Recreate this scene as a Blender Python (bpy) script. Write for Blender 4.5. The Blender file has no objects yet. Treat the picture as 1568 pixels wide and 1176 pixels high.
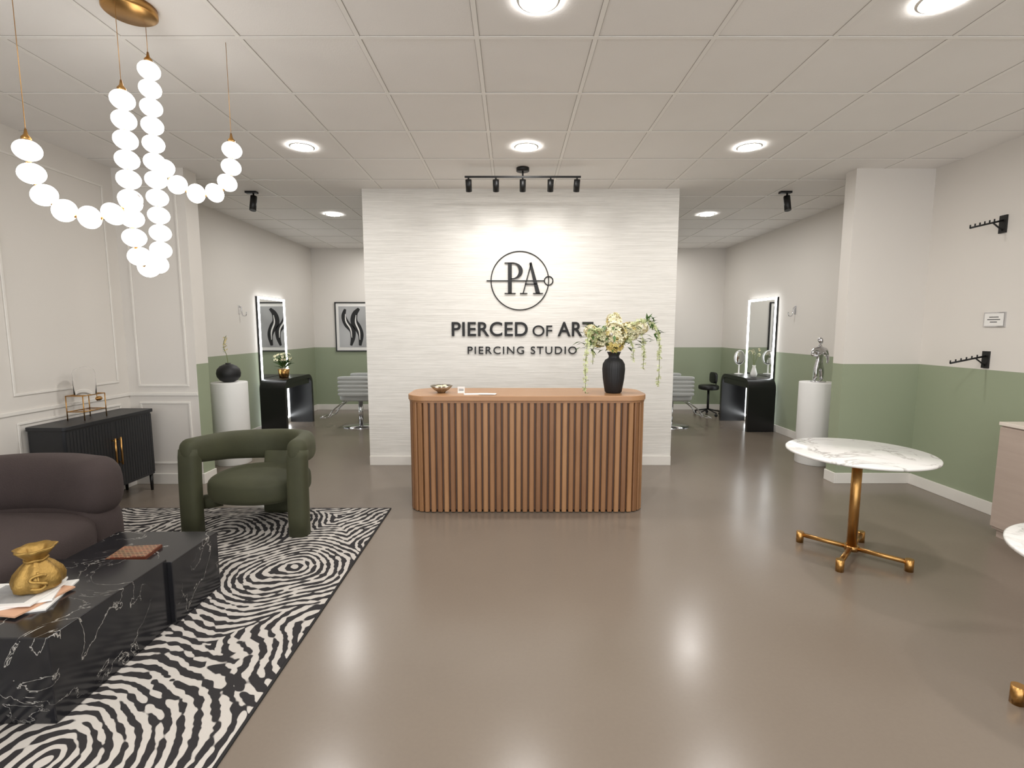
import bpy, math, random
from mathutils import Vector, Matrix
random.seed(7)
S=bpy.context.scene
COL=S.collection
pi=math.pi

# ------------------------------------------------------------------ materials
def srgb(r,g,b):
    def f(c):
        c/=255.
        return c/12.92 if c<=.04045 else ((c+.055)/1.055)**2.4
    return (f(r),f(g),f(b),1)
class NT:
    def __init__(s,name):
        s.m=bpy.data.materials.new(name); s.m.use_nodes=True
        s.t=s.m.node_tree; s.b=s.t.nodes['Principled BSDF']
    def n(s,typ,**kw):
        nd=s.t.nodes.new(typ)
        for k,v in kw.items():
            if k.startswith('i_'):
                nd.inputs[k[2:].replace('_',' ')].default_value=v
            else: setattr(nd,k,v)
        return nd
    def l(s,a,b): s.t.links.new(a,b)
    def math(s,op,a,b=None,c=None):
        nd=s.t.nodes.new('ShaderNodeMath'); nd.operation=op
        for i,x in enumerate((a,b,c)):
            if x is None: continue
            if isinstance(x,(int,float)): nd.inputs[i].default_value=x
            else: s.l(x,nd.inputs[i])
        return nd.outputs[0]
    def mix(s,f,a,b):
        nd=s.t.nodes.new('ShaderNodeMix'); nd.data_type='RGBA'
        if isinstance(f,(int,float)): nd.inputs[0].default_value=f
        else: s.l(f,nd.inputs[0])
        for i,x in ((6,a),(7,b)):
            if isinstance(x,tuple): nd.inputs[i].default_value=x
            else: s.l(x,nd.inputs[i])
        return nd.outputs[2]
    def coord(s,scale=(1,1,1),kind='Object'):
        tc=s.n('ShaderNodeTexCoord'); mp=s.n('ShaderNodeMapping')
        mp.inputs['Scale'].default_value=scale
        s.l(tc.outputs[kind],mp.inputs[0]); return mp.outputs[0]
    def noise(s,scale=5,detail=3,vec=None,dist=0,rough=.5):
        nd=s.n('ShaderNodeTexNoise'); nd.inputs['Scale'].default_value=scale
        nd.inputs['Detail'].default_value=detail; nd.inputs['Distortion'].default_value=dist
        nd.inputs['Roughness'].default_value=rough
        if vec is None: vec=s.coord()
        s.l(vec,nd.inputs['Vector']); return nd.outputs['Fac']
    def bump(s,h,strength=.2,dist=.01):
        b=s.n('ShaderNodeBump'); b.inputs['Strength'].default_value=strength; b.inputs['Distance'].default_value=dist
        s.l(h,b.inputs['Height']); s.l(b.outputs[0],s.b.inputs['Normal'])
    def base(s,c):
        if isinstance(c,tuple): s.b.inputs['Base Color'].default_value=c
        else: s.l(c,s.b.inputs['Base Color'])
    def set(s,**kw):
        for k,v in kw.items(): s.b.inputs[k.replace('_',' ')].default_value=v
def mat(name,col,rough=.5,metal=0,var=.08,vs=6,bump=0,bs=60,sheen=0,**kw):
    t=NT(name); vec=t.coord()
    if var:
        f=t.noise(vs,3,vec)
        d=tuple(c*(1-var) for c in col[:3])+(1,); u=tuple(min(1,c*(1+var)) for c in col[:3])+(1,)
        t.base(t.mix(f,d,u))
    else: t.base(col)
    t.set(Roughness=rough,Metallic=metal)
    if bump: t.bump(t.noise(bs,2,vec),bump,.004)
    if sheen:
        t.set(Sheen_Weight=sheen,Sheen_Roughness=.4)
        t.b.inputs['Sheen Tint'].default_value=tuple(min(1,c*3+.05) for c in col[:3])+(1,)
    if kw: t.set(**kw)
    return t.m
def emis(name,col,st):
    t=NT(name); t.base((.8,.8,.8,1)); t.set(Emission_Color=col,Emission_Strength=st,Roughness=.4); return t.m

CREAM=srgb(220,215,208); GREEN=srgb(148,157,132)
def wallmat(name,two=True):
    t=NT(name)
    g=t.n('ShaderNodeNewGeometry'); sp=t.n('ShaderNodeSeparateXYZ'); t.l(g.outputs['Position'],sp.inputs[0])
    nz=t.noise(1.5,2,g.outputs['Position'])
    cream=t.mix(nz,tuple(c*.97 for c in CREAM[:3])+(1,),CREAM)
    if two:
        f=t.math('GREATER_THAN',sp.outputs[2],1.187)
        t.base(t.mix(f,GREEN,cream))
    else: t.base(cream)
    t.set(Roughness=.6)
    t.bump(t.noise(150,2,g.outputs['Position']),.05,.002)
    return t.m
M_two=wallmat('paint_two_tone'); M_cream=wallmat('paint_cream',False)
M_trim=mat('trim_white',srgb(226,222,215),.45,var=.02)
# ceiling tile
t=NT('ceiling_tile'); vec=t.coord()
t.base(t.mix(t.noise(2.2,2,vec),srgb(230,227,223),srgb(238,235,231))); t.set(Roughness=.85)
t.bump(t.noise(160,3,vec),.25,.003); M_ceil=t.m
M_grid=mat('ceiling_grid_white',srgb(236,233,228),.5,var=.02)
M_gridgap=mat('ceiling_grid_gap',srgb(160,155,148),.8,var=.02)
# floor
t=NT('floor_epoxy'); vec=t.coord()
a=t.noise(1.1,4,vec); b=t.noise(60,3,vec)
c=t.mix(a,srgb(117,106,95),srgb(129,118,106)); c=t.mix(t.math('MULTIPLY',b,.25),c,srgb(103,93,84))
t.base(c); r=t.math('MULTIPLY_ADD',t.noise(3,3,vec),.06,.2); t.l(r,t.b.inputs['Roughness'])
t.bump(t.noise(7,2,vec),.03,.01); M_floor=t.m
# grasscloth wall
t=NT('grasscloth_wallpaper'); v1=t.coord((2.6,1,125)); v2=t.coord((9,1,300))
n1=t.noise(1.0,4,v1,.3); n2=t.noise(1.0,3,v2)
h=t.math('ADD',t.math('MULTIPLY',n1,.6),t.math('MULTIPLY',n2,.4))
rp=t.n('ShaderNodeMapRange'); rp.inputs[1].default_value=.35; rp.inputs[2].default_value=.65; t.l(h,rp.inputs[0])
t.base(t.mix(rp.outputs[0],srgb(208,205,198),srgb(232,229,223))); t.set(Roughness=.7); t.bump(h,.4,.005); M_grass=t.m
def woodmat(name,c1,c2,rough=.4,sc=(18,18,1.3)):
    t=NT(name); v=t.coord(sc); n=t.noise(1.6,5,v,.6); t.base(t.mix(n,c1,c2)); t.set(Roughness=rough); t.bump(n,.15,.003); return t.m
M_slats=[woodmat('oak_slat_a',srgb(120,84,54),srgb(164,120,82)),woodmat('oak_slat_b',srgb(106,72,46),srgb(148,106,72)),woodmat('oak_slat_c',srgb(134,96,62),srgb(178,134,94))]
M_core=woodmat('oak_core_dark',srgb(66,42,26),srgb(86,58,38))
M_top=woodmat('oak_top',srgb(158,116,80),srgb(184,142,104),.35,(1.3,18,18))
M_pinkwood=woodmat('pale_ash',srgb(160,144,132),srgb(180,164,152),.5,(12,1,12))
M_black=mat('black_lacquer',srgb(20,20,22),.28,var=.1)
M_blackm=mat('black_satin_wood',srgb(30,31,34),.42,var=.15,vs=20)
M_blk=mat('black_powdercoat',srgb(12,12,12),.45,var=.1)
M_sign=mat('sign_black_acrylic',srgb(6,6,7),.55,var=.05)
M_gold=mat('brushed_brass',srgb(190,146,88),.3,1,var=.08,vs=30)
M_goldbag=mat('aged_gold',srgb(166,134,74),.5,.75,var=.3,vs=30,bump=.6,bs=70)
M_chrome=mat('chrome',srgb(215,215,218),.08,1,var=.02)
M_white=mat('white_plaster',srgb(228,227,224),.5,var=.02,bump=.1,bs=40)
M_paper=mat('paper_white',srgb(232,230,226),.6,var=.03)
M_print=mat('printed_page',srgb(150,150,150),.5,var=.6,vs=14)
M_green=mat('olive_velvet',srgb(57,58,37),.75,var=.28,vs=5,sheen=.3,bump=.2,bs=200)
M_sofa=mat('aubergine_boucle',srgb(60,49,47),.85,var=.15,vs=6,sheen=.25,bump=.6,bs=220)
M_vaseblk=mat('vase_matte_black',srgb(24,24,26),.55,var=.1)
M_petal=mat('petal_cream',srgb(240,232,196),.6,var=.08,vs=30,Subsurface_Weight=.1)
M_petal2=mat('petal_yellow',srgb(226,206,130),.6,var=.12,vs=30)
M_leaf=mat('leaf_green',srgb(70,100,48),.55,var=.3,vs=25)
M_stem=mat('stem_green',srgb(112,124,60),.6,var=.2)
M_bud=mat('bud_pale_green',srgb(206,212,160),.6,var=.15,vs=40)
M_brown=mat('tray_mahogany',srgb(96,50,34),.4,var=.2,vs=25)
M_uph=mat('light_grey_vinyl',srgb(176,178,176),.45,var=.04)
M_mirror=mat('mirror_silvering',(.86,.88,.87,1),.02,1,var=0)
M_led=emis('led_strip_white',(.95,.98,1,1),9)
M_bead=emis('opal_bead_glow',(1,.97,.92,1),2.6)
M_down=emis('downlight_diffuser',(1,.975,.945,1),205)
t=NT('clear_glass'); t.base((1,1,1,1)); t.set(Roughness=.02,IOR=1.12,Transmission_Weight=1); M_glass=t.m
def marble(name,base,vein,sc,wid,rough,base2):
    t=NT(name); v=t.coord()
    n=t.noise(sc,6,v,1.2,.55); d=t.math('ABSOLUTE',t.math('SUBTRACT',n,.5))
    m=t.n('ShaderNodeMapRange'); m.inputs[1].default_value=0; m.inputs[2].default_value=wid; m.inputs[3].default_value=1; m.inputs[4].default_value=0
    t.l(d,m.inputs[0]); k=t.noise(sc*.9,2,v); k2=t.n('ShaderNodeMapRange'); k2.inputs[1].default_value=.45;k2.inputs[2].default_value=.6; t.l(k,k2.inputs[0])
    f=t.math('MULTIPLY',m.outputs[0],k2.outputs[0])
    bb=t.mix(t.noise(sc*2,4,v),base,base2)
    t.base(t.mix(f,bb,vein)); t.set(Roughness=rough); return t.m
M_marbleW=marble('white_marble',srgb(230,228,225),srgb(172,168,163),3.2,.03,.18,srgb(218,216,212))
M_marbleB=marble('black_marble',srgb(18,18,20),srgb(190,186,178),3.0,.006,.16,srgb(40,40,43))
# rug
t=NT('rug_fingerprint'); v=t.coord()
nd=t.n('ShaderNodeTexNoise'); nd.inputs['Scale'].default_value=1.8; nd.inputs['Detail'].default_value=1; t.l(v,nd.inputs['Vector'])
vm=t.n('ShaderNodeVectorMath',operation='MULTIPLY_ADD'); t.l(nd.outputs['Color'],vm.inputs[0]); vm.inputs[1].default_value=(.3,.3,0); t.l(v,vm.inputs[2])
vo=t.n('ShaderNodeTexVoronoi'); vo.voronoi_dimensions='2D'; vo.inputs['Scale'].default_value=.95; t.l(vm.outputs[0],vo.inputs['Vector'])
sn=t.math('SINE',t.math('MULTIPLY',vo.outputs['Distance'],2*pi/.047))
br=t.noise(17,1,v,.2); br=t.math('MULTIPLY',t.math('SUBTRACT',br,.5),4.8)
val=t.math('ADD',sn,br); rp=t.n('ShaderNodeMapRange'); rp.inputs[1].default_value=-.15; rp.inputs[2].default_value=.15; t.l(val,rp.inputs[0])
t.base(t.mix(rp.outputs[0],srgb(36,33,34),srgb(190,184,177))); t.set(Roughness=.95)
t.bump(t.noise(300,2,v),.5,.004); M_rug=t.m
M_rugedge=mat('rug_binding',srgb(30,28,28),.9)
# art
t=NT('art_background'); v=t.coord((1,1,1))
t.base(t.mix(t.noise(2.5,1,v),srgb(110,110,110),srgb(200,200,200))); t.set(Roughness=.3); M_art=t.m
t=NT('book_cover'); v=t.coord((1,1,1)); ck=t.n('ShaderNodeTexBrick'); ck.inputs['Scale'].default_value=22; ck.inputs['Color1'].default_value=srgb(120,52,36); ck.inputs['Color2'].default_value=srgb(40,26,22); ck.inputs['Mortar'].default_value=srgb(206,180,140); t.l(v,ck.inputs['Vector']); t.base(ck.outputs['Color']); t.set(Roughness=.35); M_book=t.m

# ------------------------------------------------------------------ mesh builder
def sgnp(x,e): return math.copysign(abs(x)**e,x)
class MB:
    def __init__(s): s.v=[];s.f=[];s.mi=[];s.sm=[]
    def add(s,vs,fs,m=0,smooth=True):
        o=len(s.v); s.v+= [tuple(v) for v in vs]
        for f in fs: s.f.append(tuple(i+o for i in f)); s.mi.append(m); s.sm.append(smooth)
    def box(s,lo,hi,m=0,M=None):
        x0,y0,z0=lo;x1,y1,z1=hi
        vs=[Vector(p) for p in ((x0,y0,z0),(x1,y0,z0),(x1,y1,z0),(x0,y1,z0),(x0,y0,z1),(x1,y0,z1),(x1,y1,z1),(x0,y1,z1))]
        if M: vs=[M@p for p in vs]
        s.add(vs,[(0,3,2,1),(4,5,6,7),(0,1,5,4),(1,2,6,5),(2,3,7,6),(3,0,4,7)],m,False)
    def prism(s,poly,a,b,m=0,axis='z',smooth=False):
        n=len(poly)
        def P(p,h): return {'z':(p[0],p[1],h),'y':(p[0],h,p[1]),'x':(h,p[0],p[1])}[axis]
        vs=[P(p,a) for p in poly]+[P(p,b) for p in poly]
        s.add(vs,[(i,(i+1)%n,(i+1)%n+n,i+n) for i in range(n)],m,smooth)
        o=len(s.v)-2*n
        s.f.append(tuple(o+i for i in range(n))[::-1]);s.f.append(tuple(o+n+i for i in range(n)))
        s.mi+=[m,m];s.sm+=[False,False]
    def lathe(s,prof,c=(0,0,0),m=0,seg=32,flute=0,fn=0,cap=True):
        vs=[];k=len(prof)
        for r,z in prof:
            for i in range(seg):
                a=2*pi*i/seg; rr=r*(1+flute*math.cos(fn*a)) if flute else r
                vs.append((c[0]+rr*math.cos(a),c[1]+rr*math.sin(a),c[2]+z))
        fs=[]
        for j in range(k-1):
            for i in range(seg):
                fs.append((j*seg+i,j*seg+(i+1)%seg,(j+1)*seg+(i+1)%seg,(j+1)*seg+i))
        s.add(vs,fs,m,True)
        if not cap: return
        o=len(s.v)-k*seg
        if prof[0][0]>1e-4: s.f.append(tuple(o+i for i in range(seg))[::-1]);s.mi.append(m);s.sm.append(False)
        if prof[-1][0]>1e-4: s.f.append(tuple(o+(k-1)*seg+i for i in range(seg)));s.mi.append(m);s.sm.append(False)
    def sell(s,c,h,e1=1,e2=1,m=0,M=None,nu=32,nv=16):
        vs=[]
        for j in range(nv+1):
            ph=-pi/2+pi*j/nv
            for i in range(nu):
                th=2*pi*i/nu
                p=Vector((h[0]*sgnp(math.cos(ph),e1)*sgnp(math.cos(th),e2),h[1]*sgnp(math.cos(ph),e1)*sgnp(math.sin(th),e2),h[2]*sgnp(math.sin(ph),e1)))
                if M: p=M@p
                vs.append(p+Vector(c))
        fs=[(j*nu+i,j*nu+(i+1)%nu,(j+1)*nu+(i+1)%nu,(j+1)*nu+i) for j in range(nv) for i in range(nu)]
        s.add(vs,fs,m,True)
    def sweep(s,pts,w,h,m=0,ex=1,seg=16,closed=False,dome=0,up=(0,0,1),wf=None):
        pts=[Vector(p) for p in pts]; n=len(pts); up=Vector(up)
        def frame(i):
            if closed: tg=pts[(i+1)%n]-pts[i-1]
            else: tg=pts[min(i+1,n-1)]-pts[max(i-1,0)]
            tg.normalize(); u=up
            if abs(tg.dot(u))>.97: u=Vector((0,1,0)) if abs(tg.y)<.9 else Vector((1,0,0))
            sd=tg.cross(u).normalized(); return tg,sd,sd.cross(tg).normalized()
        lst=[]
        if dome and not closed:
            tg,sd,u=frame(0)
            for k in range(6): 
                a=pi/2*(1-k/6.); lst.append((pts[0]-tg*dome*math.sin(a),sd,u,max(.02,math.cos(a)**.7),0))
        for i in range(n):
            tg,sd,u=frame(i); lst.append((pts[i],sd,u,1,i))
        if dome and not closed:
            tg,sd,u=frame(n-1)
            for k in range(6):
                a=pi/2*(k+1)/6.; lst.append((pts[-1]+tg*dome*math.sin(a),sd,u,max(.02,math.cos(a)**.7),n-1))
        vs=[]
        for p,sd,u,sc,i in lst:
            ww,hh=(wf(i/(n-1)) if wf else (w,h))
            for q in range(seg):
                a=2*pi*q/seg
                vs.append(p+sd*(ww*sc*sgnp(math.cos(a),ex))+u*(hh*sc*sgnp(math.sin(a),ex)))
        k=len(lst); fs=[]
        for j in range(k if closed else k-1):
            for i in range(seg):
                fs.append((j*seg+i,j*seg+(i+1)%seg,((j+1)%k)*seg+(i+1)%seg,((j+1)%k)*seg+i))
        s.add(vs,fs,m,True)
        if not closed:
            o=len(s.v)-k*seg
            s.f.append(tuple(o+i for i in range(seg))[::-1]);s.f.append(tuple(o+(k-1)*seg+i for i in range(seg)));s.mi+=[m,m];s.sm+=[False,False]
    def cyl(s,a,b,r,m=0,seg=16,r2=None):
        r2=r if r2 is None else r2
        s.sweep([a,b],r,r,m,seg=seg,wf=lambda t:(r+(r2-r)*t,)*2)
    def obj(s,name,mats,parent=None,loc=(0,0,0),rot=0,bevel=0,bseg=3):
        me=bpy.data.meshes.new(name); me.from_pydata(s.v,[],s.f)
        if not isinstance(mats,(list,tuple)): mats=[mats]
        for m in mats: me.materials.append(m)
        me.polygons.foreach_set('material_index',s.mi); me.polygons.foreach_set('use_smooth',s.sm); me.update()
        import bmesh
        bm=bmesh.new(); bm.from_mesh(me); bmesh.ops.recalc_face_normals(bm,faces=bm.faces); bm.to_mesh(me); bm.free()
        o=bpy.data.objects.new(name,me); COL.objects.link(o); o.location=loc; o.rotation_euler=(0,0,rot)
        if parent: o.parent=parent
        if bevel:
            md=o.modifiers.new('bevel','BEVEL'); md.width=bevel; md.segments=bseg; md.limit_method='ANGLE'
            md.harden_normals=False
        return o
def grp(name,loc=(0,0,0),rot=0):
    e=bpy.data.objects.new(name,None); e.empty_display_size=.1; e.location=loc; e.rotation_euler=(0,0,rot); COL.objects.link(e); return e
def catmull(P,n=10):
    P=[Vector(p) for p in P]; P=[2*P[0]-P[1]]+P+[2*P[-1]-P[-2]]; out=[]
    for i in range(1,len(P)-2):
        a,b,c,d=P[i-1:i+3]
        for k in range(n):
            t=k/n; out.append(.5*((2*b)+(c-a)*t+(2*a-5*b+4*c-d)*t*t+(3*b-a-3*c+d)*t**3))
    out.append(P[-2]); return out
def resample(P,step):
    out=[(P[0],(P[1]-P[0]).normalized())]; acc=0
    for a,b in zip(P,P[1:]):
        L=(b-a).length
        if L<1e-9: continue
        while acc+L>=step:
            t=(step-acc)/L; a=a+(b-a)*t; out.append((a.copy(),(b-a).normalized() if (b-a).length>1e-9 else out[-1][1])); L=(b-a).length; acc=0
            if L<1e-9: break
        acc+=L
    return out
def rrect(x0,y0,x1,y1,r,n=10):
    out=[]
    for cx,cy,a0 in ((x1-r,y1-r,0),(x0+r,y1-r,90),(x0+r,y0+r,180),(x1-r,y0+r,270)):
        for k in range(n+1):
            a=math.radians(a0+90*k/n); out.append((cx+r*math.cos(a),cy+r*math.sin(a)))
    return out
def qbox(name,lo,hi,m,parent=None,bevel=0):
    b=MB(); b.box(lo,hi); return b.obj(name,m,parent,bevel=bevel)

# ------------------------------------------------------------------ room
H=3.01; XL=-3.72; XR=3.95; YB=9.4; YF=-3.0
qbox('floor',(XL-.1,YF,-.1),(XR+.1,YB+.1,0),M_floor)
qbox('ceiling',(XL-.1,YF,H),(XR+.1,YB+.1,H+.1),M_ceil)
qbox('wall_left',(XL-.1,YF,0),(XL,4.8,H),M_cream)
qbox('wall_left_rear',(XL-.1,4.8,0),(XL,YB,H),M_two)
qbox('wall_right',(XR,YF,0),(XR+.1,YB,H),M_two)
qbox('wall_back',(XL-.1,YB,0),(XR+.1,YB+.1,H),M_two)
qbox('wall_center',(-1.6,5.49,0),(1.785,5.64,H),M_grass)
b=MB(); b.box((XL,4.8,0),(-3.05,4.99,H)); b.mi=[0,0,1,0,0,0]; b.obj('wall_left_return',[M_two,M_cream])
qbox('wall_right_return',(3.21,4.82,0),(XR,4.97,H),M_two)
# ceiling grid
b=MB()
x=-.18-.61*5
while x<XR:
    if x>XL+.02:
        b.box((x-.012,YF,H-.004),(x+.012,YB,H-.0005),0); b.box((x-.0145,YF,H-.0015),(x+.0145,YB,H-.0002),1)
    x+=.61
y=2.731-.61*9
while y<YB:
    b.box((XL,y-.012,H-.0045),(XR,y+.012,H-.0005),0); b.box((XL,y-.0145,H-.0016),(XR,y+.0145,H-.0003),1)
    y+=.61
b.obj('ceiling_grid_trim',[M_grid,M_gridgap])
bb=.105
def base(n,lo,hi): qbox('baseboard_'+n,lo,hi,M_trim,bevel=.003)
base('left',(XL,YF,0),(XL+.016,4.8,bb)); base('left_rear',(XL,4.99,0),(XL+.016,YB,bb))
base('right',(XR-.016,YF,0),(XR,4.82,bb)); base('right_rear',(XR-.016,4.97,0),(XR,YB,bb))
base('back',(XL,YB-.016,0),(XR,YB,bb)); base('center',(-1.6,5.474,0),(1.785,5.49,bb))
base('left_return',(XL,4.784,0),(-3.05,4.8,bb)); base('left_return_side',(-3.05,4.784,0),(-3.034,4.99,bb))
base('right_return',(3.21,4.804,0),(XR,4.82,bb)); base('right_return_side',(3.194,4.804,0),(3.21,4.97,bb))
# mouldings
b=MB()
def mold(axis,c,a0,a1,z0,z1,w=.02,d=.01,m=0):
    for (p0,q0,p1,q1) in ((a0,z0,a1,z0+w),(a0,z1-w,a1,z1),(a0,z0+w,a0+w,z1-w),(a1-w,z0+w,a1,z1-w)):
        if axis=='x': b.box((c,p0,q0),(c+d,p1,q1),m)
        else: b.box((p0,c-d,q0),(p1,c,q1),m)
for y0 in (-2.4,-1.2,0.0,1.2,2.4,3.6):
    mold('x',XL,y0+.08,y0+1.08,1.02,2.82); mold('x',XL,y0+.08,y0+1.08,.2,.82)
mold('y',4.8,XL+.1,-3.13,.97,2.85); mold('y',4.8,XL+.1,-3.13,.2,.82)
b.box((XL,YF,.88),(XL+.012,4.8,.91)); b.box((XL,4.788,.88),(-3.05,4.8,.91))
b.obj('trim_wall_panel_moulding',M_trim,bevel=.004)

# ------------------------------------------------------------------ lights
def downlight(x,y,st=None):
    g=grp('recessed_downlight',(x,y,H))
    b=MB(); b.lathe([(.001,-.01),(.084,-.01)],seg=32,cap=False); b.obj('diffuser',M_down,g)
    b=MB(); b.lathe([(.0845,-.0065),(.085,-.0105),(.089,-.0125),(.099,-.008),(.101,-.0045)],seg=32,cap=False); b.obj('trim_ring',M_trim,g)
for x,y in ((-1.72,4.26),(.117,4.26),(1.944,4.26),(.12,2.43),(1.95,2.43),(-2.32,6.66),(2.53,6.66),
            (.12,.6),(1.95,.6),(-1.72,.6),(.12,-1.2),(1.95,-1.2),(-1.72,-1.2),(-2.32,8.5),(2.53,8.5)):
    downlight(x,y)
def spotlamp(parent,loc,target,e,ang=75,blend=.9):
    l=bpy.data.lights.new('lamp','SPOT'); l.energy=e; l.spot_size=math.radians(ang); l.spot_blend=blend; l.shadow_soft_size=.025; l.color=(1,.98,.95)
    o=bpy.data.objects.new('lamp',l); COL.objects.link(o); o.parent=parent; o.location=loc
    o.rotation_euler=(Vector(target)-Vector(loc)).to_track_quat('-Z','Y').to_euler()
g=grp('track_light',(.1,4.81,H))
b=MB(); b.lathe([(.001,-.03),(.06,-.03),(.06,0)],seg=24); b.cyl((0,0,-.03),(0,0,-.075),.008)
b.box((-.54,-.009,-.088),(.54,.009,-.072))
for x in (-.505,-.25,0,.26,.505):
    b.cyl((x,0,-.085),(x,0,-.11),.007); b.sell((x,0,-.112),(.012,.012,.012),nu=12,nv=8)
    d=Vector((0,.5,-.85)).normalized(); c=Vector((x,0,-.125))
    b.cyl(c-d*.02,c+d*.085,.029,seg=20); b.cyl(c+d*.085,c+d*.0855,.024,1,seg=20)
    spotlamp(g,tuple(c+d*.1),tuple(c+d*.1+Vector((0,.68,-.75))),4,110,1)
b.obj('rail_and_heads',[M_blk,emis('spot_lens',(1,.95,.88,1),12)],g)
for x in (-2.83,2.97):
    g=grp('ceiling_spotlight',(x,5.6,H))
    b=MB(); b.box((-.06,-.03,-.022),(.06,.03,0)); b.cyl((.02,0,-.02),(.02,0,-.06),.009)
    d=Vector((.0,-.25,-1)).normalized(); c=Vector((.02,0,-.07)); b.cyl(c-d*.02,c+d*.14,.034,seg=20)
    b.obj('spot_head',M_blk,g)

# ------------------------------------------------------------------ chandelier
g=grp('pearl_chandelier',(-1.775,2.485,H))
O=Vector((-1.775,2.485,H))
b=MB(); b.lathe([(.001,-.035),(.1,-.035),(.11,-.028),(.11,0)],seg=40); b.obj('canopy',M_gold,g)
def Wp(*p): return Vector(p)-O
c1=[Wp(-2.003,2.15,2.255),Wp(-2.015,2.17,2.173),Wp(-1.99,2.19,2.089),Wp(-1.923,2.21,2.026),Wp(-1.84,2.24,2.005),Wp(-1.765,2.27,2.026),Wp(-1.713,2.31,2.089)]
c2=[Wp(-1.757,2.37,2.548),Wp(-1.757,2.37,2.3),Wp(-1.757,2.37,2.1),Wp(-1.757,2.375,1.95),Wp(-1.762,2.41,1.855),Wp(-1.774,2.49,1.82),Wp(-1.786,2.57,1.86),Wp(-1.79,2.6,1.95),Wp(-1.79,2.6,2.1),Wp(-1.79,2.6,2.4),Wp(-1.785,2.6,2.785)]
c3=[Wp(-1.497,2.78,2.472),Wp(-1.507,2.78,2.381),Wp(-1.527,2.77,2.30),Wp(-1.576,2.74,2.242),Wp(-1.652,2.71,2.2275),Wp(-1.73,2.67,2.263),Wp(-1.765,2.63,2.331)]
b=MB();bg=MB();caps=[]
for P in (c1,c2,c3):
    cc=catmull(P,12)
    L=sum((q-p).length for p,q in zip(cc,cc[1:])); n=round(L/.085); 
    for p,tg in resample(cc,L/n-1e-5):
        R=tg.to_track_quat('Z','Y').to_matrix()
        b.sell(p,(.0485,.0485,.042),M=R,nu=24,nv=14)
        bg.cyl(p-tg*.045,p+tg*.045,.008,seg=8)
    caps.append(cc[0]); 
    if P is c2: caps.append(cc[-1])
b.obj('opal_beads',M_bead,g)
for p in caps:
    bg.lathe([(.018,.032),(.018,.05),(.008,.062),(.004,.085)],tuple(p),seg=12)
    bg.cyl(p+Vector((0,0,.07)),Vector((p.x,p.y,0)),.0014,seg=6)
bg.obj('brass_caps_and_wires',M_gold,g)

# ------------------------------------------------------------------ reception desk
g=grp('reception_desk',(.125,4.275,0))
hw,hd=.985,.265
P=rrect(-hw,-hd,hw,hd,.16,16)
b=MB(); b.prism([(x*.975,y*.93) for x,y in P],.02,.93); b.obj('core',M_core,g)
pts=[Vector((x,y,0)) for x,y in P]; pts.append(pts[0].copy())
L=sum((q-p).length for p,q in zip(pts,pts[1:])); n=round(L/.0545)
b=MB()
for i,(p,tg) in enumerate(resample(pts,L/n-1e-6)[:n]):
    nrm=Vector((tg.y,-tg.x,0)); w=.0195
    sec=[(-w,-.03),(w,-.03),(w,-.006),(w*.72,0),(-w*.72,0),(-w,-.006)]
    vs=[];z0,z1=.008,.925
    for z in (z0,z1):
        for a,c in sec: q=p+tg*a+nrm*c; vs.append((q.x,q.y,z))
    k=6; b.add(vs,[(j,(j+1)%k,(j+1)%k+k,j+k) for j in range(k)]+[tuple(range(k))[::-1],tuple(range(k,2*k))],random.choice((0,0,1,2)),False)
b.obj('slats',M_slats,g)
b=MB(); b.prism(rrect(-hw-.004,-hd-.004,hw+.004,hd+.004,.164,16),.925,.94); b.obj('under_band',M_slats[0],g)
b=MB(); b.prism(rrect(-hw-.012,-hd-.012,hw+.012,hd+.012,.17,16),.94,.985); b.obj('countertop',M_top,g,bevel=.006)
DT=.985
# bowl
g=grp('shell_bowl',(-.6,4.2,DT))
b=MB(); b.lathe([(.001,0),(.03,0),(.035,.012),(.06,.028),(.09,.062),(.085,.064),(.055,.034),(.02,.02),(.001,.018)],seg=48,flute=.09,fn=9)
b.obj('bowl_body',mat('antique_silver',srgb(190,182,168),.3,1,var=.2,vs=40),g)
b=MB()
for i in range(9):
    a=i*2.4; b.sell((.03*math.cos(a),.03*math.sin(a),.045+.006*(i%3)),(.017,.014,.012),nu=10,nv=6)
b.obj('pebbles',M_petal,g)
g=grp('business_card_stand',(-.43,4.18,DT)); b=MB(); b.box((-.03,0,.0),(.03,.004,.055)); b.box((-.03,-.015,0),(.03,.02,.004)); b.box((-.02,-.001,.02),(.02,0,.024),1); b.box((-.02,-.001,.03),(.02,0,.034),1); b.obj('card',[M_paper,M_sign],g)
b=MB(); b.box((-.1,-.04,0),(.1,.04,.004),M=Matrix.Rotation(.1,4,'Z')); b.box((.03,-.05,.004),(.17,.03,.007),M=Matrix.Rotation(-.1,4,'Z')); b.obj('desk_papers',M_paper,None,(-.3,4.1,DT))

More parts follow.
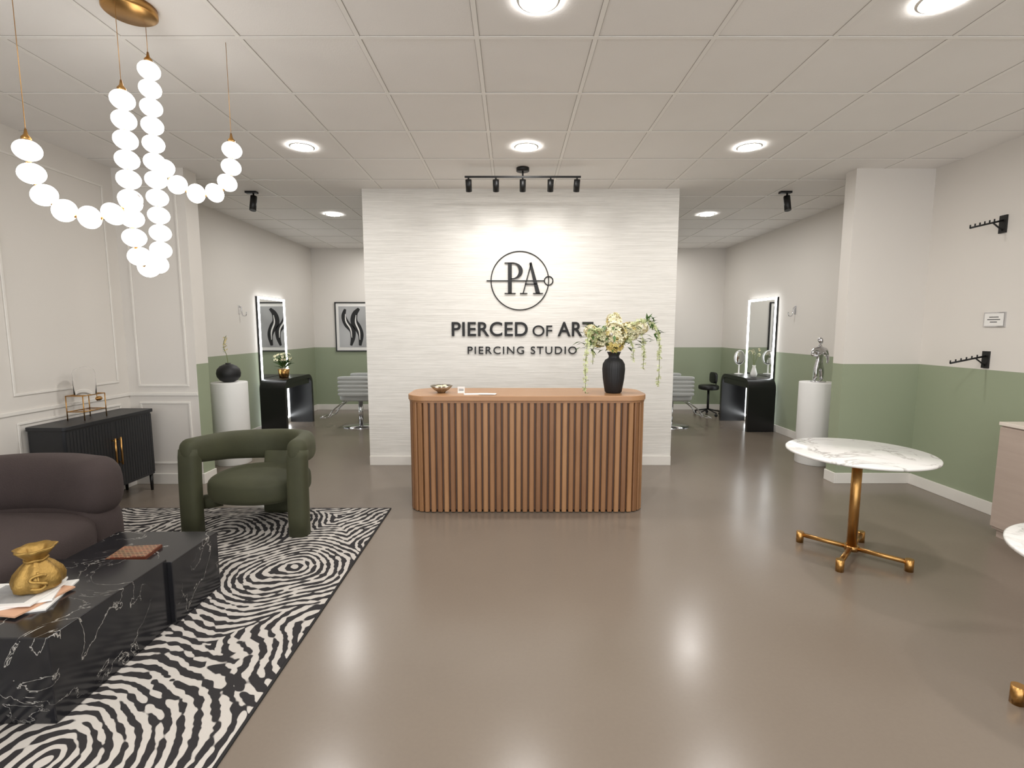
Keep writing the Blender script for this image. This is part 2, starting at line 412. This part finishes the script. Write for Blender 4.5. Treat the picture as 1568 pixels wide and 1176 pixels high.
# ------------------------------------------------------------------ flowers
def leaf(b,p,d,L,w,m):
    d=d.normalized(); sd=d.cross(Vector((0,0,1))); sd=sd.normalized() if sd.length>.01 else Vector((1,0,0)); up=sd.cross(d)
    vs=[p,p+d*L*.4+sd*w+up*L*.08,p+d*L*.45,p+d*L*.4-sd*w+up*L*.08,p+d*L-up*L*.12]
    b.add(vs,[(0,1,2),(0,2,3),(1,4,2),(2,4,3)],m,True)
def rdir():
    z=random.uniform(-1,1);a=random.uniform(0,2*pi);r=math.sqrt(1-z*z); return Vector((r*math.cos(a),r*math.sin(a),z))
def blossom(b,p,d,r,m,n=5):
    d=d.normalized(); a=d.orthogonal().normalized(); c=d.cross(a)
    for i in range(n):
        t0=2*pi*i/n; q=lambda t,rr,h:p+(a*math.cos(t)+c*math.sin(t))*rr+d*h
        b.add([q(0,0,0),q(t0-.5,r*.7,r*.35),q(t0,r*1.1,r*.45),q(t0+.5,r*.7,r*.35)],[(0,1,2,3)],m,True)
def cluster(b,c,R,n,r,m):
    for _ in range(n):
        d=rdir(); p=Vector(c)+Vector((d.x*R[0],d.y*R[1],d.z*R[2]))*random.uniform(.75,1); blossom(b,p,d+Vector((0,0,.2)),r,m)
def strand(b,P,n,r,m):
    pts=catmull(P,10); b.sweep(pts,.0025,.0025,3,seg=5)
    for i in range(n):
        k=random.randrange(4,len(pts)); p=pts[k]+rdir()*.014; blossom(b,p,rdir(),r,m,4)
g=grp('flower_vase',(.86,4.2,DT+.001))
b=MB(); b.lathe([(.001,0),(.06,0),(.07,.01),(.088,.12),(.094,.2),(.09,.245),(.07,.28),(.046,.295),(.042,.31),(.052,.335),(.058,.345),(.05,.343),(.038,.31),(.03,.29),(.001,.28)],seg=96,flute=.018,fn=30)
b.obj('vase',M_vaseblk,g)
b=MB()
for i,(c,R,n,r) in enumerate((((0,-.02,.5),(.1,.09,.1),170,.028),((-.12,0,.46),(.08,.07,.07),130,.025),((.13,.02,.52),(.09,.07,.07),140,.025),((.0,.03,.6),(.06,.06,.07),90,.022),((-.2,.0,.52),(.05,.05,.05),60,.02),((.22,0,.55),(.06,.05,.05),70,.02),((0,-.05,.4),(.07,.05,.05),60,.024))):
    cluster(b,c,R,n,r,0 if i!=6 else 1); cluster(b,c,R,n//6,r*.8,1)
for i in range(110):
    a=random.uniform(0,2*pi); rr=random.uniform(.05,.3); p=Vector((rr*math.cos(a),rr*.5*math.sin(a),.4+random.uniform(-.04,.17)))
    leaf(b,p,Vector((math.cos(a),math.sin(a)*.6,random.uniform(-.6,.6))),random.uniform(.05,.09),.014,2)
for i in range(16):
    a=2*pi*i/16; e=Vector((.2*math.cos(a),.08*math.sin(a),.5)); b.sweep(catmull([(0,0,.3),(.02*math.cos(a),.02*math.sin(a),.38),e],6),.0025,.0025,3,seg=5)
strand(b,[(0,0,.33),(.1,-.02,.55),(.27,-.02,.6),(.36,-.02,.48),(.38,-.02,.3),(.375,-.02,.06)],150,.015,4)
strand(b,[(0,0,.33),(.12,.02,.5),(.22,0,.5),(.25,0,.38),(.25,0,.2)],80,.015,4)
strand(b,[(0,0,.33),(-.12,-.06,.52),(-.24,-.2,.5),(-.275,-.28,.3),(-.28,-.29,.03)],150,.015,4)
strand(b,[(0,0,.33),(-.12,-.06,.48),(-.19,-.12,.42),(-.2,-.14,.25)],50,.012,4)
strand(b,[(0,0,.33),(.1,-.06,.45),(.13,-.1,.4),(.14,-.1,.28)],50,.012,4)
for P in ((.3,-.02,.57),(.34,0,.52),(.28,0,.62),(-.22,-.15,.5),(-.2,-.1,.38)):
    for k in range(9): leaf(b,Vector(P)+rdir()*.03,rdir()+Vector((.4,0,0)),.07,.013,2)
b.obj('bouquet',[M_petal,M_petal2,M_leaf,M_stem,M_bud],g)

# ------------------------------------------------------------------ wall sign
g=grp('wall_logo_sign',(.085,5.485,0))
b=MB(); ring=lambda cx,cz,r:[(cx+r*math.cos(2*pi*i/64),-.004,cz+r*math.sin(2*pi*i/64)) for i in range(64)]
b.sweep(ring(0,2.045,.312),.0055,.006,closed=True,seg=8,up=(0,1,0))
b.sweep(ring(.312,2.045,.046),.006,.006,closed=True,seg=8,up=(0,1,0))
b.box((-.36,-.012,2.040),(.262,0,2.050))
x0,z0,hh=-.165,1.905,.333
def poly(pts): b.prism([(x0+x*hh,z0+z*hh) for x,z in pts],-.016,0,axis='y')
poly([(.11,0),(.235,0),(.235,1),(.11,1)]); poly([(0,0),(.36,0),(.36,.028),(0,.028)]); poly([(0,.972),(.3,.972),(.3,1),(0,1)])
N=24
for i in range(N):
    a0=-pi/2+pi*i/N;a1=-pi/2+pi*(i+1)/N
    o=lambda a:(.26+.33*math.cos(a),.735+.265*math.sin(a)); q=lambda a:(.26+.2*math.cos(a),.735+.235*math.sin(a))
    poly([q(a0),o(a0),o(a1),q(a1)])
poly([(.2,.972),(.27,.972),(.27,1),(.2,1)]); poly([(.2,.47),(.27,.47),(.27,.5),(.2,.5)])
poly([(.58,0),(.615,0),(.88,.98),(.85,1.0)]); poly([(.80,.985),(.87,1.01),(1.16,0),(1.02,0)])
poly([(.66,.30),(1.04,.30),(1.04,.33),(.66,.33)]); poly([(.5,0),(.74,0),(.74,.028),(.5,.028)]); poly([(.93,0),(1.25,0),(1.25,.028),(.93,.028)])
b.obj('monogram',M_sign,g)
def text(body,xa,xb,za,zb,off,space=1.0):
    c=bpy.data.curves.new('lettering','FONT'); c.body=body; c.size=1; c.extrude=.02; c.offset=off; c.space_character=space
    o=bpy.data.objects.new('lettering_'+body.lower().replace(' ','_'),c); COL.objects.link(o); bpy.context.view_layer.update()
    xs=[v[0] for v in o.bound_box]; ys=[v[1] for v in o.bound_box]
    sx=(xb-xa)/(max(xs)-min(xs)); sy=(zb-za)/(max(ys)-min(ys))
    o.scale=(sx,sy,.3); o.rotation_euler=(pi/2,0,0); o.location=(xa-min(xs)*sx-.085,-.006,za-min(ys)*sy)
    c.materials.append(M_sign); o.parent=g
text('PIERCED',-.659,.172,1.446,1.603,.014,1.05); text('OF',.225,.44,1.447,1.565,.004); text('ART',.5,.889,1.446,1.603,.014,1.05)
text('PIERCING STUDIO',-.487,.712,1.252,1.335,.004,1.2)

# ------------------------------------------------------------------ rug
g=grp('area_rug',(-2.17,2.5,0))
b=MB(); b.box((-1.13,-1.75,.001),(1.13,1.59,.009)); b.obj('pile',M_rug,g)
b=MB()
for lo,hi in (((-1.142,-1.762,.001),(-1.13,1.602,.008)),((1.13,-1.762,.001),(1.142,1.602,.008)),((-1.13,-1.762,.001),(1.13,-1.75,.008)),((-1.13,1.59,.001),(1.13,1.602,.008))): b.box(lo,hi)
b.obj('binding',M_rugedge,g)
RZ=.0105
# ------------------------------------------------------------------ armchair
g=grp('armchair',(-1.965,3.86,RZ),-.03)
arc=[(-.398,-.27),(-.362,-.1),(-.315,.06),(-.24,.185),(-.13,.265),(0,.29),(.13,.265),(.24,.185),(.315,.06),(.362,-.1),(.398,-.27)]
cc=catmull([(x,y,.55+.07*(abs(x)/.4)**3) for x,y in arc],8)
b=MB(); b.sweep(cc,.07,.13,ex=.75,seg=32,dome=.075,wf=lambda t:(.07,.122-.03*abs(2*t-1)**2)); b.obj('back_roll',M_green,g)
b=MB(); b.sell((0,-.06,.315),(.355,.315,.11),.5,.8,nu=56,nv=20); b.obj('seat_cushion',M_green,g)
b=MB()
for sx in (-1,1):
    b.sweep([(sx*.402,-.30,.0),(sx*.402,-.30,.15),(sx*.402,-.295,.4),(sx*.402,-.285,.58),(sx*.402,-.275,.63)],.07,.062,ex=.65,seg=24,dome=0,up=(0,1,0))
    b.sweep([(sx*.28,-.12,.2),(sx*.39,-.2,.2)],.05,.05,ex=.6,seg=16)
b.sweep([(0,.18,.0),(0,.18,.03),(0,.18,.25),(0,.24,.5)],.11,.055,ex=.55,seg=24,up=(0,1,0))
b.obj('legs',M_green,g)
# ------------------------------------------------------------------ sofa
g=grp('curved_sofa',(-2.9,2.1,RZ))
pth=catmull([(.36,.86,0),(.1,.93,0),(-.2,.9,0),(-.42,.72,0),(-.52,.4,0),(-.54,0,0),(-.54,-.7,0)],8)
b=MB(); b.sweep([p+Vector((0,0,.56)) for p in pth],.125,.18,ex=.75,seg=28,dome=.12); b.obj('back_roll',M_sofa,g)
b=MB(); b.sweep([p+Vector((0,0,.25)) for p in pth],.12,.22,ex=.6,seg=24,dome=.08); b.obj('base_roll',M_sofa,g)
b=MB(); b.sell((.0,-.0,.29),(.5,.87,.165),.5,.45,nu=56,nv=20); b.sell((0,-.0,.09),(.46,.82,.085),.3,.5,nu=48,nv=10); b.obj('seat',M_sofa,g)
# ------------------------------------------------------------------ coffee table
g=grp('coffee_table',(-2.04,2.27,RZ))
b=MB(); b.box((-.29,-.51,0),(.29,.14,.352)); b.obj('block_front',M_marbleB,g,bevel=.004)
b=MB(); b.box((-.26,.1401,0),(.315,.53,.335)); b.obj('block_rear',M_marbleB,g,bevel=.004)
TT=RZ+.352
g=grp('magazine_stack',(-2.13,2.02,TT))
b=MB()
for i,(a,w,h) in enumerate(((.3,.17,.13),(-.15,.16,.12),(.5,.15,.11),(.1,.14,.1))):
    b.box((-w,-h,i*.008),(w,h,i*.008+.007),1 if i==1 else 0,M=Matrix.Rotation(a,4,'Z'))
b.box((-.1,-.08,.0315),(.1,.08,.0325),2,M=Matrix.Rotation(.1,4,'Z'))
b.obj('magazines',[M_paper,mat('peach_cover',srgb(205,160,130),.5),M_print],g)
g=grp('money_bag_figurine',(-2.07,2.07,TT+.0335)); g.scale=(.82,.82,.88)
b=MB(); b.lathe([(.001,0),(.08,0),(.104,.018),(.108,.05),(.096,.085),(.068,.12),(.044,.142),(.04,.152),(.05,.165),(.07,.188),(.088,.208),(.08,.212),(.06,.19),(.04,.165),(.001,.14)],seg=64,flute=.07,fn=7)
b.sweep([(.046*math.cos(t*pi/12),.046*math.sin(t*pi/12),.15+.003*math.sin(t)) for t in range(24)],.007,.007,closed=True,seg=8)
Mz=Matrix.Rotation(.75,3,'Z')
Q=lambda L:[Mz@Vector(p) for p in L]
b.sweep(catmull(Q([(.034,-.102,.088),(.01,-.107,.098),(-.024,-.106,.09),(-.024,-.112,.074),(.01,-.115,.062),(.034,-.115,.048),(.01,-.114,.03),(-.03,-.109,.038)]),5),.009,.007,seg=8)
b.cyl(*Q([(.003,-.11,.016),(.003,-.1,.112)]),.006)
b.obj('sack',M_goldbag,g)
b=MB(); M=Matrix.Rotation(.12,4,'Z'); b.box((-.095,-.075,0),(.095,.075,.016),0,M); b.box((-.09,-.07,.016),(.09,.07,.018),1,M); b.obj('decorative_book',[M_brown,M_book],None,(-1.98,2.5,RZ+.3355))
# ------------------------------------------------------------------ marble tables
def table(x,y,ht,r,fr,rot=0):
    g=grp('marble_pedestal_table',(x,y,0),rot)
    b=MB(); b.lathe([(.001,ht-.022),(r-.02,ht-.022),(r,ht-.014),(r,ht-.004),(r-.006,ht),(.001,ht)],seg=96); b.obj('marble_top',M_marbleW,g)
    b=MB(); b.cyl((0,0,.06),(0,0,ht-.03),.03,seg=24); b.lathe([(.13,ht-.03),(.13,ht-.0225)],seg=32); b.cyl((0,0,.04),(0,0,.075),.042,seg=24)
    for k in range(4):
        a=pi/4+k*pi/2; d=Vector((math.cos(a),math.sin(a),0))
        b.sweep([d*.02+Vector((0,0,.058)),d*fr+Vector((0,0,.058))],.015,.013,ex=.4,seg=12)
        b.cyl(d*fr,d*fr+Vector((0,0,.078)),.024,seg=20)
    b.obj('brass_base',M_gold,g)
table(2.29,3.22,.72,.425,.31); table(2.235,1.605,.72,.41,.325,-.23)
# ------------------------------------------------------------------ console
g=grp('console_cabinet',(-3.56,4.18,0))
b=MB(); b.prism(rrect(-.14,-.46,.16,.46,.03),.16,.75); b.obj('body',M_blackm,g,bevel=.002)
b=MB(); b.prism(rrect(-.14,-.475,.172,.475,.03),.75,.78); b.obj('top',M_blackm,g,bevel=.004)
b=MB(); 
for i in range(30):
    y=-.44+.03*i
    if abs(y)>.015: b.box((.16,y-.013,.18),(.163,y+.013,.735))
b.obj('reeded_doors',M_blackm,g,bevel=.002)
b=MB()
for y in (-.43,.43):
    for x in (-.11,.13): b.cyl((x,y,0),(x,y,.16),.011,seg=12,r2=.016)
b.obj('legs',M_blk,g)
b=MB()
for y in (-.03,.03): b.cyl((.19,y,.36),(.19,y,.6),.008); b.cyl((.16,y,.38),(.19,y,.38),.005); b.cyl((.16,y,.58),(.19,y,.58),.005)
b.obj('brass_handles',M_gold,g)
# cloche display
g=grp('glass_display_stand',(-3.56,4.12,.78))
b=MB()
for x in (-.07,.07):
    for y in (-.11,.11): b.cyl((x,y,0),(x,y,.2),.004,seg=8)
for z in (.07,.2):
    for a,c in (((-.07,-.11,z),(.07,-.11,z)),((.07,-.11,z),(.07,.11,z)),((.07,.11,z),(-.07,.11,z)),((-.07,.11,z),(-.07,-.11,z))): b.cyl(a,c,.004,seg=8)
for y in (-.06,0,.06): b.cyl((-.07,y,.07),(.07,y,.07),.003,seg=6); b.cyl((-.07,y,.2),(.07,y,.2),.003,seg=6)
b.sell((.0,.13,.15),(.02,.03,.02)); b.cyl((0,.11,.13),(0,.11,.2),.003,seg=8)
b.obj('brass_rack',M_gold,g)
b=MB(); b.lathe([(.073,.205),(.075,.205),(.075,.38),(.065,.41),(.02,.43),(.001,.432),(.001,.43),(.02,.428),(.063,.409),(.073,.38),(.073,.205)],seg=32,cap=False); b.sell((0,0,.445),(.012,.012,.012),nu=12,nv=8); b.obj('glass_dome',M_glass,g)
# ------------------------------------------------------------------ pedestals
def pedestal(x,y):
    b=MB(); b.lathe([(.001,0),(.182,0),(.186,.006),(.186,.922),(.182,.93),(.001,.93)],seg=64); b.obj('display_pedestal',M_white,None,(x,y,0))
pedestal(-3.2,5.6); pedestal(3.46,5.6)
g=grp('sphere_bud_vase',(-3.2,5.6,.93))
b=MB(); b.lathe([(.001,0),(.05,0),(.09,.02),(.118,.06),(.125,.1),(.115,.145),(.085,.18),(.045,.2),(.025,.205),(.03,.215),(.02,.213),(.001,.19)],seg=48); b.obj('vase',M_vaseblk,g)
b=MB(); b.sweep(catmull([(0,0,.19),(-.01,0,.3),(-.04,0,.4),(-.02,0,.49),(.0,0,.52)],8),.003,.003,3,seg=6)
for i in range(14): blossom(b,Vector((-.02+random.uniform(-.015,.02),0,.36+.011*i)),rdir(),.012,1)
for i in range(5): leaf(b,Vector((-.03,0,.33+.02*i)),Vector((random.choice((-1,1)),0,1)),.04,.006,2)
b.obj('sprig',[M_petal,M_petal2,M_leaf,M_stem],g)
# statue
g=grp('chrome_figure_statue',(3.46,5.6,.93),.15)
V=[((0,0,.2),.04),((0,0,.255),.034),((0,-.005,.31),.048),((0,-.003,.36),.046),((0,0,.405),.018),((0,-.004,.43),.018),
   ((.035,0,.16),.032),((.04,0,.09),.027),((.042,.004,.012),.02),((-.035,0,.16),.032),((-.04,-.01,.09),.027),((-.046,.004,.012),.02),
   ((.072,0,.37),.026),((.108,.01,.30),.02),((.085,-.03,.235),.014),((.06,-.045,.215),.011),
   ((-.072,0,.37),.026),((-.105,-.01,.305),.02),((-.06,-.055,.30),.015),((-.02,-.066,.325),.011)]
E=[(0,1),(1,2),(2,3),(3,4),(4,5),(0,6),(6,7),(7,8),(0,9),(9,10),(10,11),(3,12),(12,13),(13,14),(14,15),(3,16),(16,17),(17,18),(18,19)]
me=bpy.data.meshes.new('body'); me.from_pydata([v for v,_ in V],E,[]); me.materials.append(M_chrome)
o=bpy.data.objects.new('body',me); COL.objects.link(o); o.parent=g
md=o.modifiers.new('skin','SKIN'); md.use_smooth_shade=True
for i,(v,r) in enumerate(V): me.skin_vertices[0].data[i].radius=(r,r*.85); me.skin_vertices[0].data[i].use_root=(i==0)
o.modifiers.new('sub','SUBSURF').levels=2; o.modifiers['sub'].render_levels=2
b=MB(); b.sell((0,-.006,.465),(.022,.027,.034)); b.sell((0,-.033,.46),(.005,.007,.009),nu=10,nv=8); b.sell((0,-.027,.443),(.01,.008,.007),nu=10,nv=8)
b.sell((.023,0,.464),(.004,.007,.01),nu=10,nv=8); b.sell((-.023,0,.464),(.004,.007,.01),nu=10,nv=8); b.sell((0,.005,.473),(.024,.028,.03)); b.sell((.03,-.03,.33),(.028,.02,.022)); b.sell((-.03,-.03,.33),(.028,.02,.022))
b.obj('head_and_chest',M_chrome,g)
b=MB(); b.lathe([(.001,0),(.08,0),(.08,.012),(.001,.014)],seg=32); b.obj('plinth',M_chrome,g)

# ------------------------------------------------------------------ mirrors, stations
def mirror(side,y0,y1):
    x=XL if side<0 else XR; k=-side
    g=grp('led_mirror',(x,(y0+y1)/2,0)); w=(y1-y0)/2
    def bx(b,a0,a1,p0,p1,q0,q1,m=0): b.box((min(k*a0,k*a1),p0,q0),(max(k*a0,k*a1),p1,q1),m)
    b=MB(); bx(b,.002,.03,-w,w,.08,2.0); b.obj('backing',M_blk,g)
    b=MB(); bx(b,.0305,.034,-w+.03,w-.03,.11,1.97); b.obj('mirror_glass',M_mirror,g)
    b=MB(); e=.032
    for p in ((-w,w,.08,.08+e),(-w,w,2-e,2),(-w,-w+e,.08+e,2-e),(w-e,w,.08+e,2-e)): bx(b,.0305,.042,*p)
    b.obj('led_border',M_led,g)
mirror(-1,7.3,8.15); mirror(1,7.45,8.32)
def station(x0,x1,y0,y1):
    g=grp('styling_station',((x0+x1)/2,(y0+y1)/2,0)); hx=(x1-x0)/2; hy=(y1-y0)/2; r=.16; th=.06;Z=.8
    def arcp(off,rr):
        P=[(-hy+off,0)]
        for k in range(9): a=math.radians(180-90*k/8); P.append((-hy+r+rr*math.cos(a),Z-r+rr*math.sin(a)))
        for k in range(9): a=math.radians(90-90*k/8); P.append((hy-r+rr*math.cos(a),Z-r+rr*math.sin(a)))
        P.append((hy-off,0)); return P
    o_=arcp(0,r); i_=arcp(th,r-th)
    b=MB(); n=len(o_)
    for j in range(n-1): b.prism([o_[j],o_[j+1],i_[j+1],i_[j]],-hx,hx,axis='x')
    ob=b.obj('waterfall_frame',M_black,g)
    b=MB(); b.box((-hx*.95,-hy+.1,Z-.15),(hx*.9,hy-.1,Z-.061)); b.obj('drawer',M_black,g,bevel=.01)
station(-3.67,-3.3,7.18,8.2); station(3.5,3.9,7.3,8.3)
def potted(name,loc,sc,petal):
    g=grp(name,loc); b=MB()
    b.lathe([(.001,0),(.05*sc,0),(.065*sc,.1*sc),(.06*sc,.1*sc),(.001,.09*sc)],seg=32); b.obj('pot',M_gold if petal else M_white,g)
    b=MB()
    for i in range(60):
        a=random.uniform(0,2*pi); leaf(b,Vector((.02*math.cos(a),.02*math.sin(a),.1*sc+random.random()*.1*sc)),Vector((math.cos(a),math.sin(a),random.uniform(.2,1.6))),.12*sc,.012*sc,2)
    if petal: cluster(b,(0,0,.23*sc),(.1*sc,.1*sc,.06*sc),40,.018*sc,0)
    b.obj('foliage',[M_petal,M_petal2,M_leaf],g)
potted('potted_flowers',(-3.45,7.5,.8),1.3,True)
g=grp('bud_vase',(3.68,7.55,.8)); b=MB(); b.lathe([(.04,0),(.05,.05),(.03,.12),(.02,.16),(.026,.18)],seg=24); b.obj('vase',M_white,g)
b=MB()
for i in range(5):
    a=i*1.3; b.sweep(catmull([(0,0,.1),(.02*math.cos(a),.02*math.sin(a),.25),(.07*math.cos(a),.07*math.sin(a),.34+.02*i)],6),.002,.002,3,seg=5); cluster(b,(.07*math.cos(a),.07*math.sin(a),.34+.02*i),(.02,.02,.02),8,.012,0)
b.obj('stems',[M_petal,M_petal2,M_leaf,M_stem],g)
g=grp('tabletop_vanity_mirror',(3.68,8.05,.8),.2); b=MB(); b.lathe([(.001,0),(.07,0),(.07,.01),(.012,.02),(.01,.16)],seg=24); b.sell((0,0,.27),(.1,.012,.12)); b.obj('stand_and_head',M_white,g)
b=MB(); b.sell((0,-.008,.27),(.088,.008,.107)); b.obj('glass',M_mirror,g)
# hooks
for x,k in ((XL,1),(XR,-1)):
    y=6.85 if k>0 else 7.0
    b=MB(); b.sweep(catmull([(k*.004,0,.07),(k*.03,0,.06),(k*.035,0,.0),(k*.05,0,-.05),(k*.09,0,-.05),(k*.1,0,0)],6),.007,.007,seg=8); b.box((min(0,k*.008),-.015,-.03),(max(0,k*.008),.015,.09)); b.obj('wall_hook',M_chrome,None,(x,y,1.76))
# pictures
def picture(x0,x1):
    g=grp('framed_art_print',((x0+x1)/2,YB,1.57)); w=(x1-x0)/2;h=.46
    b=MB()
    for lo,hi in (((-w,-.03,-h),(-w+.02,-.001,h)),((w-.02,-.03,-h),(w,-.001,h)),((-w+.02,-.03,h-.02),(w-.02,-.001,h)),((-w+.02,-.03,-h),(w-.02,-.001,-h+.02))): b.box(lo,hi)
    b.obj('frame',M_blk,g); qbox('mat_board',(-w+.02,-.015,-h+.02),(w-.02,-.003,h-.02),M_paper,g)
    qbox('print',(-w+.07,-.018,-h+.08),(w-.07,-.0155,h-.08),M_art,g)
    b=MB()
    def ribbon(P,wd,m=0,y=-.0184):
        pts=catmull([(x,y,z) for x,z in P],8)
        vs=[];n=len(pts)
        for i,p in enumerate(pts):
            tg=(pts[min(i+1,n-1)]-pts[max(i-1,0)]).normalized(); s_=Vector((-tg.z,0,tg.x)); ww=wd*(.35+.65*math.sin(pi*i/(n-1)))
            vs+=[p+s_*ww,p-s_*ww]
        b.add(vs,[(2*i,2*i+1,2*i+3,2*i+2) for i in range(n-1)],m,False)
    ribbon([(-.16,.33),(-.19,.2),(-.14,.06),(-.04,-.06),(-.03,-.2),(-.07,-.35)],.06)
    ribbon([(.1,.34),(.02,.24),(.0,.1),(.07,-.02),(.12,-.16),(.1,-.35)],.07)
    ribbon([(-.16,.24),(-.15,.1),(-.07,-.04),(-.05,-.2)],.014,1,-.0188)
    ribbon([(.04,.22),(.03,.08),(.09,-.08),(.1,-.24)],.014,1,-.0188)
    b.obj('printed_figure',[M_sign,M_paper],g)
picture(-3.31,-2.6); picture(2.32,3.02)
# salon chairs
def salon(x,y,k):
    g=grp('salon_chair',(x,y,0),0 if k<0 else pi)
    b=MB(); b.sell((0,0,.5),(.27,.27,.075),.4,.4)
    for i in range(5): b.sell((.25+.012*i,0,.6+.085*i),(.06,.25,.045),.5,.35)
    for sy in (-.3,.3):
        for i in range(5): b.sell((0,sy,.55+.06*i),(.25,.028,.033),.5,.4,nu=20,nv=8)
    b.obj('upholstery',M_uph,g,bevel=0)
    b=MB(); b.cyl((0,0,.03),(0,0,.44),.035,seg=20); b.lathe([(.001,0),(.28,0),(.28,.012),(.05,.03)],seg=40)
    for sy in (-.16,.16): b.sweep(catmull([(-.2,sy,.42),(-.38,sy,.28),(-.46,sy,.17),(-.58,sy,.16)],6),.01,.01,seg=8)
    b.cyl((-.58,-.16,.16),(-.58,.16,.16),.012); b.cyl((-.46,-.16,.17),(-.46,.16,.17),.012)
    b.obj('chrome_base',M_chrome,g)
salon(-2.38,7.75,-1); salon(2.5,7.75,1)
g=grp('rolling_stool',(3.5,8.8,0)); b=MB(); b.sell((0,0,.5),(.17,.17,.045),.4,.9); b.sell((.12,.1,.66),(.03,.14,.1),.5,.5)
b.sweep(catmull([(.1,.05,.48),(.17,.1,.52),(.15,.1,.66)],5),.01,.01,seg=8); b.cyl((0,0,.1),(0,0,.46),.02)
for i in range(5):
    a=i*2*pi/5; b.cyl((0,0,.11),(.22*math.cos(a),.22*math.sin(a),.065),.012,seg=8); b.sell((.22*math.cos(a),.22*math.sin(a),.028),(.028,.016,.028),nu=12,nv=8)
b.obj('stool_body',M_blk,g)
# right wall display arms + sign + cabinet
for y,z,L in ((4.11,2.36,.27),(4.14,1.27,.3)):
    g=grp('wall_display_arm',(XR,y,z)); b=MB(); b.box((-.014,-.03,-.07),(0,.03,.07)); b.cyl((-.01,0,.03),(-L,0,-.03),.0075,seg=10)
    b.sweep(catmull([(-.01,0,-.05),(-.05,0,-.02),(-.09,0,.01)],4),.006,.006,seg=8)
    for i in range(6): q=i/5; b.cyl((-.08-(L-.08)*q,0,.018-.046*q),(-.08-(L-.08)*q,0,.04-.046*q),.005,seg=8)
    b.obj('arm',M_blk,g)
g=grp('wall_notice_frame',(XR,4.1,1.6)); b=MB(); b.box((-.012,-.09,-.06),(0,.09,.06)); b.obj('frame',M_chrome,g); b=MB(); b.box((-.0135,-.08,-.05),(-.0121,.08,.05))
for i,(w,z) in enumerate(((.04,.02),(.055,0),(.03,-.02))): b.box((-.0142,-w,z-.003),(-.0136,w,z+.003),1)
b.obj('notice',[M_paper,M_sign],g)
g=grp('storage_cabinet',(3.74,2.6,0)); b=MB(); b.box((-.19,-.95,.06),(.19,.95,.83)); b.box((-.17,-.93,0),(.19,.93,.06)); b.obj('carcass',M_pinkwood,g,bevel=.002)
b=MB(); b.box((-.205,-.96,.83),(.19,.96,.855)); b.obj('top',mat('cabinet_top',srgb(214,204,192),.4,var=.03),g,bevel=.003)
b=MB()
for i in range(4): b.box((-.203,-.94+.475*i,.08),(-.19,-.94+.475*i+.465,.82)); 
b.obj('doors',M_pinkwood,g,bevel=.002)

# ------------------------------------------------------------------ world, camera
w=bpy.data.worlds.new('world'); S.world=w; w.use_nodes=True
w.node_tree.nodes['Background'].inputs[0].default_value=(.95,.97,1,1); w.node_tree.nodes['Background'].inputs[1].default_value=1.9
cam=bpy.data.cameras.new('camera'); cam.sensor_width=36; cam.lens=762/1568*36; cam.clip_start=.05
co=bpy.data.objects.new('camera',cam); COL.objects.link(co); co.location=(0,0,1.518); co.rotation_euler=(math.radians(90-6.23),0,0)
S.camera=co
S.view_settings.view_transform='Standard'; S.view_settings.look='None'; S.view_settings.exposure=.46
